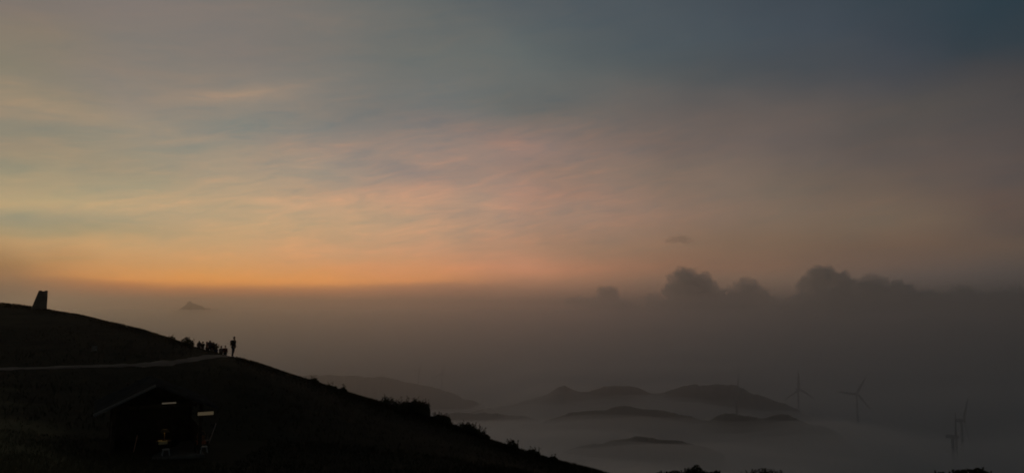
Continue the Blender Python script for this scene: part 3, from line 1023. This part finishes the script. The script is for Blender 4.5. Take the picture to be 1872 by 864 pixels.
# ------------------------------------------------------------------ grass
def grass_mesh():
    n_near, n_far, n_crest = 26000, 22000, 26000
    a = np.concatenate([nr.uniform(-39, 8, n_near), nr.uniform(-39, 10, n_far), nr.uniform(-38, 10, n_crest)])
    r = np.concatenate([18 + 22 * nr.random(n_near) ** 0.8, nr.uniform(36, 95, n_far), np.zeros(n_crest)])
    rc = np.interp(a, AZT, RC)
    r[-n_crest:] = rc[-n_crest:] + nr.normal(0, 3.0, n_crest)
    r = np.minimum(r, rc + 8)
    x, y = np.sin(np.radians(a)) * r, np.cos(np.radians(a)) * r
    patch = fbm(x, y, 77, 3, 0.25)
    h = (0.10 + 0.13 * nr.random(len(a))) * (1 + 0.7 * np.clip(patch, -0.6, 1.2))
    # keep the path and the shelter's floor clear
    pr = np.interp(np.degrees(np.arctan2(x, y)), [azel(u, 640)[0] for u, _ in pc], [q for _, q in pc])
    on_path = (np.abs(r - pr) < 1.7) & (a < azel(415, 640)[0])
    hx, hy = x - HUT.x, y - HUT.y
    in_hut = (np.abs(hx) < 3.3) & (hy > -0.6) & (hy < 5.0)
    k = ~(on_path | in_hut)
    trod = (a > azel(352, 640)[0]) & (a < azel(432, 640)[0]) & (np.abs(r - rc) < 12)   # trodden short where the people stand
    h = np.where(trod, h * 0.3, h)
    x, y, r, h = x[k], y[k], r[k], h[k]
    z = H(x, y)
    n = len(x)
    th = nr.uniform(0, 2 * math.pi, n)
    w = 0.012 + r * 0.00022
    lean = nr.normal(0, 0.35, (n, 2)) * h[:, None]
    b = np.stack([np.cos(th) * w, np.sin(th) * w], -1)
    Vv = np.zeros((n, 4, 3))
    Vv[:, 0] = np.stack([x - b[:, 0], y - b[:, 1], z - 0.03], -1)
    Vv[:, 1] = np.stack([x + b[:, 0], y + b[:, 1], z - 0.03], -1)
    Vv[:, 2] = np.stack([x + lean[:, 0] * 0.4 + b[:, 0] * .6, y + lean[:, 1] * 0.4 + b[:, 1] * .6, z + h * 0.6], -1)
    Vv[:, 3] = np.stack([x + lean[:, 0], y + lean[:, 1], z + h], -1)
    return npmesh('grass', Vv.reshape(-1, 3), np.arange(n * 4).reshape(n, 4))


# ------------------------------------------------------------------ the shelter below the path
HUT_R = 36.0
HUT = ground_at(285, HUT_R)
hz = HUT.z
YAW = math.atan2(HUT.x, HUT.y) * -1.0 + R(4)
PX = HUT_R / F * math.cos(math.atan2(HUT.x, HUT.y)) ** 2
base_v = proj(HUT)[1]


def hp(u, v, d=0.0):
    """photo position to the shelter's own coordinates: x across, z up, at depth d behind its front"""
    p = P(u, v, HUT_R + d)
    q = Matrix.Rotation(-YAW, 3, 'Z') @ (p - HUT)
    return q


hut = empty('shelter', HUT, YAW)
tag(hut, 'dark open fronted gabled shelter below the footpath with dim lamps inside', 'shelter')
apex = hp(285, 701)
eL, eR = hp(172, 744), hp(396, 752)
AX, AZh = apex.x, apex.z
EH = (eL.z + eR.z) / 2
LX, RX = eL.x, eR.x
DEP = 4.2
bm = bmesh.new()
for (x0, z0, x1, z1) in ((AX, AZh, LX, EH), (AX, AZh, RX, EH)):
    pr_ = [(x0, z0), (x1, z1), (x1, z1 - 0.07), (x0, z0 - 0.09)]
    v0 = [bm.verts.new((x, -0.55, z)) for x, z in pr_]
    v1 = [bm.verts.new((x, DEP + 0.3, z)) for x, z in pr_]
    for k in range(4):
        bm.faces.new((v0[k], v0[(k + 1) % 4], v1[(k + 1) % 4], v1[k]))
    bm.faces.new(v0[::-1])
    bm.faces.new(v1)
    for k in range(16):                              # ribs of the roof sheets
        yk = -0.5 + k * (DEP + 0.7) / 15
        c = Vector(((x0 + x1) / 2, yk, (z0 + z1) / 2 + 0.012))
        ang = math.atan2(z1 - z0, x1 - x0)
        box(bm, c, (math.hypot(x1 - x0, z1 - z0), 0.03, 0.03), Matrix.Rotation(-ang, 3, 'Y'))
roof = obj('roof', bm, MAT['thatch'], hut)
for (x0, z0, x1, z1) in ((AX - 0.03, AZh, LX, EH), (AX + 0.03, AZh, RX, EH)):
    bm = bmesh.new()
    ang = math.atan2(z1 - z0, x1 - x0)
    box(bm, ((x0 + x1) / 2, -0.572, (z0 + z1) / 2 - 0.03), (math.hypot(x1 - x0, z1 - z0), 0.035, 0.11), Matrix.Rotation(-ang, 3, 'Y'))
    obj('fascia', bm, MAT['fascia'] if x1 < x0 else MAT['thatch'], roof)
for (x, y) in ((LX + 0.75, 0), (RX - 0.62, 0), (LX + 0.75, DEP - 0.1), (RX - 0.62, DEP - 0.1)):
    hgt = EH + abs((0.75 if x < 0 else 0.62)) * (AZh - EH) / abs(AX - LX) - 0.1
    bm = bmesh.new()
    box(bm, (x, y, hgt / 2 - 0.2), (0.14, 0.14, hgt + 0.4), bevel=0.01)
    obj('post', bm, MAT['wood'], hut)
bm = bmesh.new()
box(bm, ((LX + RX) / 2, 0.0, EH + 0.13), (RX - LX - 1.6, 0.10, 0.16), bevel=0.01)
obj('beam', bm, MAT['wood'], hut)
bm = bmesh.new()
nb_ = 30
for k in range(nb_):                                 # plank back wall following the gable
    x = LX + 0.75 + (k + 0.5) * (RX - LX - 1.4) / nb_
    zt = AZh - abs(x - AX) * (AZh - EH) / (abs(AX - LX) if x < AX else abs(RX - AX)) - 0.12
    box(bm, (x, DEP - 0.25, zt / 2 - 0.2), ((RX - LX - 1.4) / nb_ - 0.012, 0.03, zt + 0.4))
obj('back_wall', bm, MAT['plank'], hut)
for x in (LX + 0.75, RX - 0.62):
    bm = bmesh.new()
    for k in range(8):
        box(bm, (x, DEP / 2 + 0.05, 0.12 + k * 0.14), (0.03, DEP - 0.6, 0.125))
    obj('side_panel', bm, MAT['plank'], hut)
bm = bmesh.new()
box(bm, ((LX + RX) / 2, DEP / 2 - 0.2, -0.12), (RX - LX - 0.9, DEP + 0.5, 0.3), bevel=0.02)
obj('floor_slab', bm, MAT['slab'], hut)
FZ = 0.03                                            # top of the slab


def local(q):
    return hut.matrix_basis @ Vector(q)


bpy.context.view_layer.update()


def strip_lamp(u, v, wpx, hpx, d, label, m):
    c = hp(u, v, d)
    root = empty('strip_lamp', local((c.x, c.y, c.z)), YAW)
    tag(root, label, 'lamp')
    w, h = wpx * PX, hpx * PX
    bm = bmesh.new()
    box(bm, (0, 0.05, h * 0.25), (w * 1.06, 0.09, h * 0.9), bevel=0.01)
    obj('housing', bm, MAT['wood'], root)
    bm = bmesh.new()
    box(bm, (0, -0.012, 0), (w, 0.03, h * 0.85), bevel=0.012)
    obj('diffuser', bm, MAT[m], root)
    for x in (-w * 0.4, w * 0.4):
        bm = bmesh.new()
        tube(bm, [(x, 0.05, h * 0.6), (x, 0.05, 0.45)], [0.008, 0.008], 6)
        obj('hanger', bm, MAT['wood'], root)


strip_lamp(309, 738, 26, 8, 0.5, 'short warm strip lamp hanging under the ridge of the shelter', 'lamp')
strip_lamp(376, 755, 30, 8, 0.1, 'warm strip lamp under the low right eave of the shelter', 'lamp_dim')


def table(u, v_top, w, label, m):
    c = hp(u, v_top, 0.5)
    h = c.z - FZ
    root = empty('table', local((c.x, c.y, FZ)), YAW)
    tag(root, label, 'table', 'tables in the shelter')
    bm = bmesh.new()
    box(bm, (0, 0.2, h - 0.02), (w, 0.55, 0.04), bevel=0.006)
    obj('tabletop', bm, MAT['wood'], root)
    for sx in (-1, 1):
        for sy in (-0.02, 0.42):
            bm = bmesh.new()
            box(bm, (sx * (w / 2 - 0.05), sy, (h - 0.04) / 2), (0.045, 0.045, h - 0.04))
            obj('leg', bm, MAT['wood'], root)
    return root, c, h


t1, c1, h_1 = table(299, 806, 0.62, 'small dark table with a lamp, middle of the shelter', 'cloth')
t2, c2, h_2 = table(369, 806, 0.62, 'small dark table with a basket, right side of the shelter', 'redcloth')


def cloth(c, w, m, label):
    root = empty('tablecloth', local((c.x - 0.03, c.y, c.z)), YAW)
    bm = bmesh.new()
    box(bm, (0, 0.12, 0.008), (w, 0.42, 0.012), bevel=0.003)
    box(bm, (0, -0.1, -0.05), (w, 0.012, 0.13), bevel=0.003)
    bm2 = bm
    o = obj('tablecloth', bm2, MAT[m], None)
    bpy.data.objects.remove(root)
    o.location = local((c.x - 0.03, c.y, c.z))
    o.rotation_euler = (0, 0, YAW)
    tag(o, label, 'cloth')


cloth(c1, 0.36, 'cloth', 'yellowish cloth lit by the lamp on the middle table')
cloth(c2, 0.4, 'redcloth', 'dull red cloth under the basket on the right table')

# table lamp with a grey shade
lr = empty('table_lamp', local((c1.x + 0.04, c1.y + 0.14, c1.z + 0.014)), YAW)
tag(lr, 'small lamp with a grey shade lighting the yellowish cloth', 'lamp')
bm = bmesh.new()
tube(bm, [(0, 0, 0), (0, 0, 0.025), (0, 0, 0.03), (0, 0, 0.38)], [0.09, 0.09, 0.015, 0.012], 12)
obj('stand', bm, MAT['wood'], lr, True)
bm = bmesh.new()
tube(bm, [(0, 0, 0.36), (0, 0, 0.48)], [0.2, 0.11], 16, cap=False)
bmesh.ops.solidify(bm, geom=bm.faces[:], thickness=0.006)
obj('shade', bm, MAT['shade'], lr, True)
bm = bmesh.new()
bmesh.ops.create_icosphere(bm, subdivisions=2, radius=0.03, matrix=Matrix.Translation((0, 0, 0.36)))
obj('bulb', bm, MAT['bulb'], lr, True)

# basket with a hoop handle
br = empty('basket', local((c2.x - 0.02, c2.y + 0.14, c2.z + 0.016)), YAW)
tag(br, 'woven basket with a tall hoop handle on the right table', 'basket')
bm = bmesh.new()
tube(bm, [(0, 0, 0), (0, 0, 0.1), (0, 0, 0.2)], [0.13, 0.17, 0.19], 14, cap=False)
bmesh.ops.solidify(bm, geom=bm.faces[:], thickness=0.012)
tube(bm, [(0, 0, 0.001), (0, 0, 0.012)], [0.12, 0.125], 14)
obj('body', bm, MAT['wicker'], br)
bm = bmesh.new()
pts = [(0.18 * math.cos(t), 0, 0.18 + 0.26 * math.sin(t)) for t in np.linspace(0, math.pi, 13)]
tube(bm, pts, [0.012] * 13, 6)
obj('handle', bm, MAT['wicker'], br, True)


def stool(u, v, label):
    c = hp(u, v, 0.25)
    root = empty('stool', local((c.x, c.y, FZ)), YAW)
    tag(root, label, 'stool', 'grey plastic stools in the shelter')
    bm = bmesh.new()
    box(bm, (0, 0, 0.25), (0.3, 0.3, 0.03), bevel=0.012)
    obj('seat', bm, MAT['plastic'], root)
    for sx in (-1, 1):
        for sy in (-1, 1):
            bm = bmesh.new()
            tube(bm, [(sx * 0.15, sy * 0.15, 0), (sx * 0.11, sy * 0.11, 0.236)], [0.018, 0.022], 6)
            obj('leg', bm, MAT['plastic'], root)


stool(303, 826, 'low grey stool in front of the middle table')
stool(372, 826, 'low grey stool in front of the right table')


def leaning(u0, v0, u1, v1, w, m, label, d=0.95):
    a, b = local(hp(u0, v0, d)), local(hp(u1, v1, d))
    g = h1(a.x, a.y)
    a.z = g + 0.06 if d < 0 else hut.location.z + FZ
    dvec = b - a
    bm = bmesh.new()
    L_ = dvec.length
    box(bm, (0, 0, L_ / 2), (w, 0.03, L_), bevel=0.005)
    o = obj('plank', bm, MAT[m])
    o.location = a
    o.rotation_euler = dvec.to_track_quat('Z', 'Y').to_euler()
    tag(o, label, 'plank')
    return o


leaning(243, 829, 251, 795, 0.14, 'redwood', 'reddish brown plank leaning at the left front of the shelter')
leaning(377, 829, 395, 773, 0.10, 'pink', 'long faded pinkish plank leaning at the right front of the shelter')

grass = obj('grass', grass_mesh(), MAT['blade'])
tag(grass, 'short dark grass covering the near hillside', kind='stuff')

# ------------------------------------------------------------------ the monument on the crest
mg = ground_at(73, 118.0)
mp = 118.0 / F * math.cos(math.atan2(mg.x, mg.y)) ** 2
mz = P(73, 530, 118).z - mg.z
mon = empty('monument', mg, -math.atan2(mg.x, mg.y) * 1.0)
tag(mon, 'tapered stone monument with one sloping side on the hill crest', 'monument')
bm = bmesh.new()
xl0, xl1, xr = -16 * mp, -4.5 * mp, 12.5 * mp
ncr = 8
rings = []
for i in range(ncr + 1):
    for dz, inset in (((0.0, 0.0), (mz * 0.94 / ncr - 0.02, 0.0), (mz * 0.94 / ncr - 0.02, 0.015), (mz * 0.94 / ncr, 0.015)) if i < ncr else ((0, 0),)):
        z = i * mz * 0.94 / ncr + dz
        t = z / (mz * 0.94)
        xl = xl0 + (xl1 - xl0) * t
        yf, yb = -0.95 + 0.25 * t, 0.95 - 0.25 * t
        zz = z if i or dz else -0.6
        rings.append([bm.verts.new(p) for p in ((xl + inset, yf + inset, zz), (xr - inset, yf + inset, zz), (xr - inset, yb - inset, zz), (xl + inset, yb - inset, zz))])
for a_, b_ in zip(rings, rings[1:]):
    for k in range(4):
        bm.faces.new((a_[k], a_[(k + 1) % 4], b_[(k + 1) % 4], b_[k]))
bm.faces.new(rings[0][::-1])
bm.faces.new(rings[-1])
obj('body', bm, MAT['concrete'], mon)
for x0, x1 in ((xl1 + 0.01, xl1 + 0.42), (xr - 0.36, xr - 0.01)):
    bm = bmesh.new()
    box(bm, ((x0 + x1) / 2, 0, mz * 0.958 + 0.005), (x1 - x0, 1.35, mz * 0.035), bevel=0.02)
    obj('cap_block', bm, MAT['concrete'], mon)

# small pale marker on the slope above the path
sg = ground_at(172, 72.0)
sr = empty('marker_post', sg, 0.4)
tag(sr, 'small pale marker board on a post in the grass above the path', 'marker')
bm = bmesh.new()
box(bm, (0, 0.03, 0.3), (0.07, 0.07, 0.9), bevel=0.005)
obj('post', bm, MAT['wood'], sr)
bm = bmesh.new()
box(bm, (0, -0.022, 0.62), (0.42, 0.03, 0.42), bevel=0.008)
obj('board', bm, MAT['whitepaint'], sr)


# ------------------------------------------------------------------ people on the crest
def skin_mesh(name, verts, edges, rads, sub=1, root=0):
    me = bpy.data.meshes.new(name)
    me.from_pydata([tuple(v) for v in verts], edges, [])
    o = bpy.data.objects.new(name, me)
    COL.objects.link(o)
    md = o.modifiers.new('s', 'SKIN')
    md.use_smooth_shade = True
    for i, v in enumerate(me.skin_vertices[0].data):
        rr_ = rads[i]
        v.radius = rr_ if isinstance(rr_, tuple) else (rr_, rr_)
        v.use_root = (i == root)
    sb = o.modifiers.new('u', 'SUBSURF')
    sb.levels = sb.render_levels = sub
    dg = bpy.context.evaluated_depsgraph_get()
    nm = bpy.data.meshes.new_from_object(o.evaluated_get(dg))
    bpy.data.objects.remove(o)
    return nm


def person(u, v_head, h, label, jacket, trousers, rz=0.0, arms='down', stride=0.12, lean=0.0, fwd=0.0, pack=False, hood=False, r_fix=None, female=False, seed=0):
    # find where on or behind the crest a figure of this height has its head at the photo's row
    best = None
    a0 = azel(u, 640)[0]
    rc = float(np.interp(a0, AZT, RC))
    if r_fix:
        best = (0, r_fix)
    else:
        for r in np.arange(rc - 2, rc + 40, 0.5):
            g = ground_at(u, r)
            vh = proj(g + Vector((0, 0, h)))[1]
            e = abs(vh - v_head)
            if best is None or e < best[0]:
                best = (e, r)
    g = ground_at(u, best[1])
    root = empty('person', g, R(rz))
    tag(root, label, 'person', 'people standing on the crest at the end of the path')
    k = h / 1.72
    sh = 0.185 if not female else 0.165
    rg = random.Random(seed)

    def S(x, y, z):
        return Vector((x + lean * z, y - fwd * z, z)) * k
    hip, kn, an = 0.92, 0.50, 0.09
    sgn = 1
    legp = {}
    for s in (-1, 1):
        f = stride * s * sgn
        legp[s] = [S(0.09 * s, 0, hip - 0.04), S(0.10 * s, -0.02 + f * 0.4, kn), S(0.105 * s, f + 0.02, an), S(0.115 * s, f - 0.13, 0.035)]
    armp = {}
    for s in (-1, 1):
        if arms == 'down':
            armp[s] = [S(sh * s, 0, 1.37), S((sh + .04) * s, 0.03, 1.13), S((sh + .045) * s, -0.04, 0.90), S((sh + .04) * s, -0.06, 0.82)]
        elif arms == 'phone':
            armp[s] = [S(sh * s, 0, 1.40), S((sh + .05) * s, -0.14, 1.20), S(0.07 * s, -0.33, 1.42), S(0.05 * s, -0.36, 1.50)]
        elif arms == 'pocket':
            armp[s] = [S(sh * s, 0, 1.37), S((sh + .045) * s, 0.06, 1.13), S((sh + .0) * s, -0.09, 0.96), S((sh - .03) * s, -0.11, 0.90)]
        else:  # up: the right arm raised
            armp[s] = ([S(sh * s, 0, 1.40), S((sh + .05) * s, -0.10, 1.55), S(0.13 * s, -0.16, 1.76), S(0.12 * s, -0.17, 1.84)] if s > 0 else
                       [S(sh * s, 0, 1.40), S((sh + .06) * s, 0.03, 1.13), S((sh + .05) * s, -0.04, 0.90), S((sh + .05) * s, -0.06, 0.82)])
    # body: one continuous surface with hands and fingers
    Vb = [S(0, 0, hip), S(0, 0.01, 1.12), S(0, 0.01, 1.33), S(0, 0.005, 1.45), S(0, 0, 1.50), S(0, -0.012, 1.585), S(0, -0.008, 1.66)]
    Eb = [(0, 1), (1, 2), (2, 3), (3, 4), (4, 5), (5, 6)]
    Rb = [(0.135 * k, 0.10 * k), (0.12 * k, 0.085 * k), (0.145 * k, 0.095 * k), (0.07 * k, 0.06 * k), 0.05 * k, (0.073 * k, 0.09 * k), (0.066 * k, 0.082 * k)]
    for s in (-1, 1):
        b0 = len(Vb)
        Vb += legp[s]
        Eb += [(0, b0), (b0, b0 + 1), (b0 + 1, b0 + 2), (b0 + 2, b0 + 3)]
        Rb += [0.082 * k, 0.055 * k, 0.038 * k, 0.034 * k]
        b0 = len(Vb)
        Vb += armp[s]
        Eb += [(2, b0), (b0, b0 + 1), (b0 + 1, b0 + 2), (b0 + 2, b0 + 3)]
        Rb += [0.052 * k, 0.04 * k, 0.026 * k, (0.034 * k, 0.016 * k)]
        w_, e_ = armp[s][3], armp[s][2]
        dh = (w_ - e_).normalized()
        side = Vector((0, 1, 0)) if abs(dh.y) < 0.7 else Vector((1, 0, 0))
        for fi in range(5):
            off = side * (fi - 2) * 0.017 * k
            ln = (0.055, 0.075, 0.085, 0.078, 0.06)[fi] * k
            d2 = dh if fi else (dh * 0.5 - side * 0.8).normalized()
            b1 = len(Vb)
            Vb += [w_ + off * 0.9 + d2 * 0.03 * k, w_ + off + d2 * (0.03 * k + ln)]
            Eb += [(b0 + 3, b1), (b1, b1 + 1)]
            Rb += [0.0095 * k, 0.007 * k]
    obj('body', skin_mesh('body', Vb, Eb, Rb, 1), MAT['skin'], root, True)
    # nose, so that the head has a front
    # jacket
    Vj = [S(0, 0, 0.90), S(0, 0.01, 1.12), S(0, 0.01, 1.33), S(0, 0.005, 1.455)]
    Ej = [(0, 1), (1, 2), (2, 3)]
    Rj = [(0.20 * k, 0.15 * k), (0.20 * k, 0.14 * k), (0.205 * k, 0.14 * k), (0.09 * k, 0.085 * k)]
    for s in (-1, 1):
        b0 = len(Vj)
        Vj += armp[s][:3]
        Ej += [(2, b0), (b0, b0 + 1), (b0 + 1, b0 + 2)]
        Rj += [0.075 * k, 0.06 * k, 0.046 * k]
    if hood:
        b0 = len(Vj)
        Vj += [S(0, 0.02, 1.55), S(0, 0.03, 1.66)]
        Ej += [(3, b0), (b0, b0 + 1)]
        Rj += [0.105 * k, 0.10 * k]
    obj('jacket', skin_mesh('jacket', Vj, Ej, Rj, 1), MAT['cl_' + jacket], root, True)
    Vt = [S(0, 0, hip)]
    Et, Rt = [], [(0.15 * k, 0.115 * k)]
    for s in (-1, 1):
        b0 = len(Vt)
        Vt += legp[s][:3]
        Et += [(0, b0), (b0, b0 + 1), (b0 + 1, b0 + 2)]
        Rt += [0.11 * k, 0.088 * k, 0.07 * k]
    obj('trousers', skin_mesh('trousers', Vt, Et, Rt, 1), MAT['cl_' + trousers], root, True)
    for s in (-1, 1):
        bm = bmesh.new()
        c = (legp[s][2] + legp[s][3]) / 2
        box(bm, (c.x, c.y, 0.045 * k), (0.1 * k, 0.27 * k, 0.09 * k), bevel=0.025 * k)
        obj('shoe', bm, MAT['cl_black'], root)
    if not hood:
        bm = bmesh.new()
        bmesh.ops.create_icosphere(bm, subdivisions=3, radius=1.0)
        for v in list(bm.verts):
            if v.co.y < -0.35 and v.co.z < 0.35:
                bm.verts.remove(v)
        bmesh.ops.scale(bm, vec=(0.088 * k, 0.108 * k, 0.115 * k if not female else 0.15 * k), verts=bm.verts[:])
        bmesh.ops.translate(bm, vec=S(0, 0.008, 1.635 if not female else 1.60), verts=bm.verts[:])
        obj('hair', bm, MAT['hair'], root, True)
    if pack:
        bm = bmesh.new()
        c = S(0, 0.2, 1.22)
        box(bm, c, (0.30 * k, 0.18 * k, 0.44 * k), bevel=0.05 * k)
        p = obj('backpack', bm, MAT['cl_grey'])
        p.location = root.location
        p.rotation_euler = root.rotation_euler
        tag(p, 'grey backpack worn by the lone standing person', 'backpack')
    return root


person(424.5, 617.5, 1.76, 'tall lone person in dark clothes with a backpack, standing nearest on the crest', 'black', 'denim', rz=80, arms='pocket', fwd=0.09, pack=True, r_fix=68.0, seed=1, stride=0.08)
person(411, 631, 1.66, 'person in a dark jacket, right one of the pair beside the lone person', 'maroon', 'black', rz=10, arms='down', stride=0.06, seed=2)
person(403.5, 631.5, 1.66, 'slim person in a dark jacket, left one of the pair beside the lone person', 'grey', 'black', rz=190, arms='down', seed=3, female=True, stride=0.05)
person(395, 627, 1.58, 'short person at the right end of the crowded group', 'khaki', 'denim', rz=160, arms='phone', seed=4, female=True)
person(389.5, 623.5, 1.70, 'hooded person in black second from the right end of the crowded group', 'black', 'black', rz=30, arms='pocket', hood=True, seed=5)
person(383, 620.5, 1.78, 'broad person in navy in the middle of the crowded group', 'navy', 'black', rz=200, arms='phone', hood=True, seed=6)
person(377.5, 622.5, 1.70, 'hooded person at the left end of the crowded group', 'maroon', 'black', rz=120, arms='pocket', hood=True, seed=8)
person(370, 624, 1.62, 'person in dark clothes, right one of the pair uphill of the crowd', 'black', 'grey', rz=220, arms='phone', seed=9)
person(363.5, 621.5, 1.72, 'person in dark clothes, left one of the pair uphill of the crowd', 'navy', 'denim', rz=180, arms='down', hood=True, seed=10)
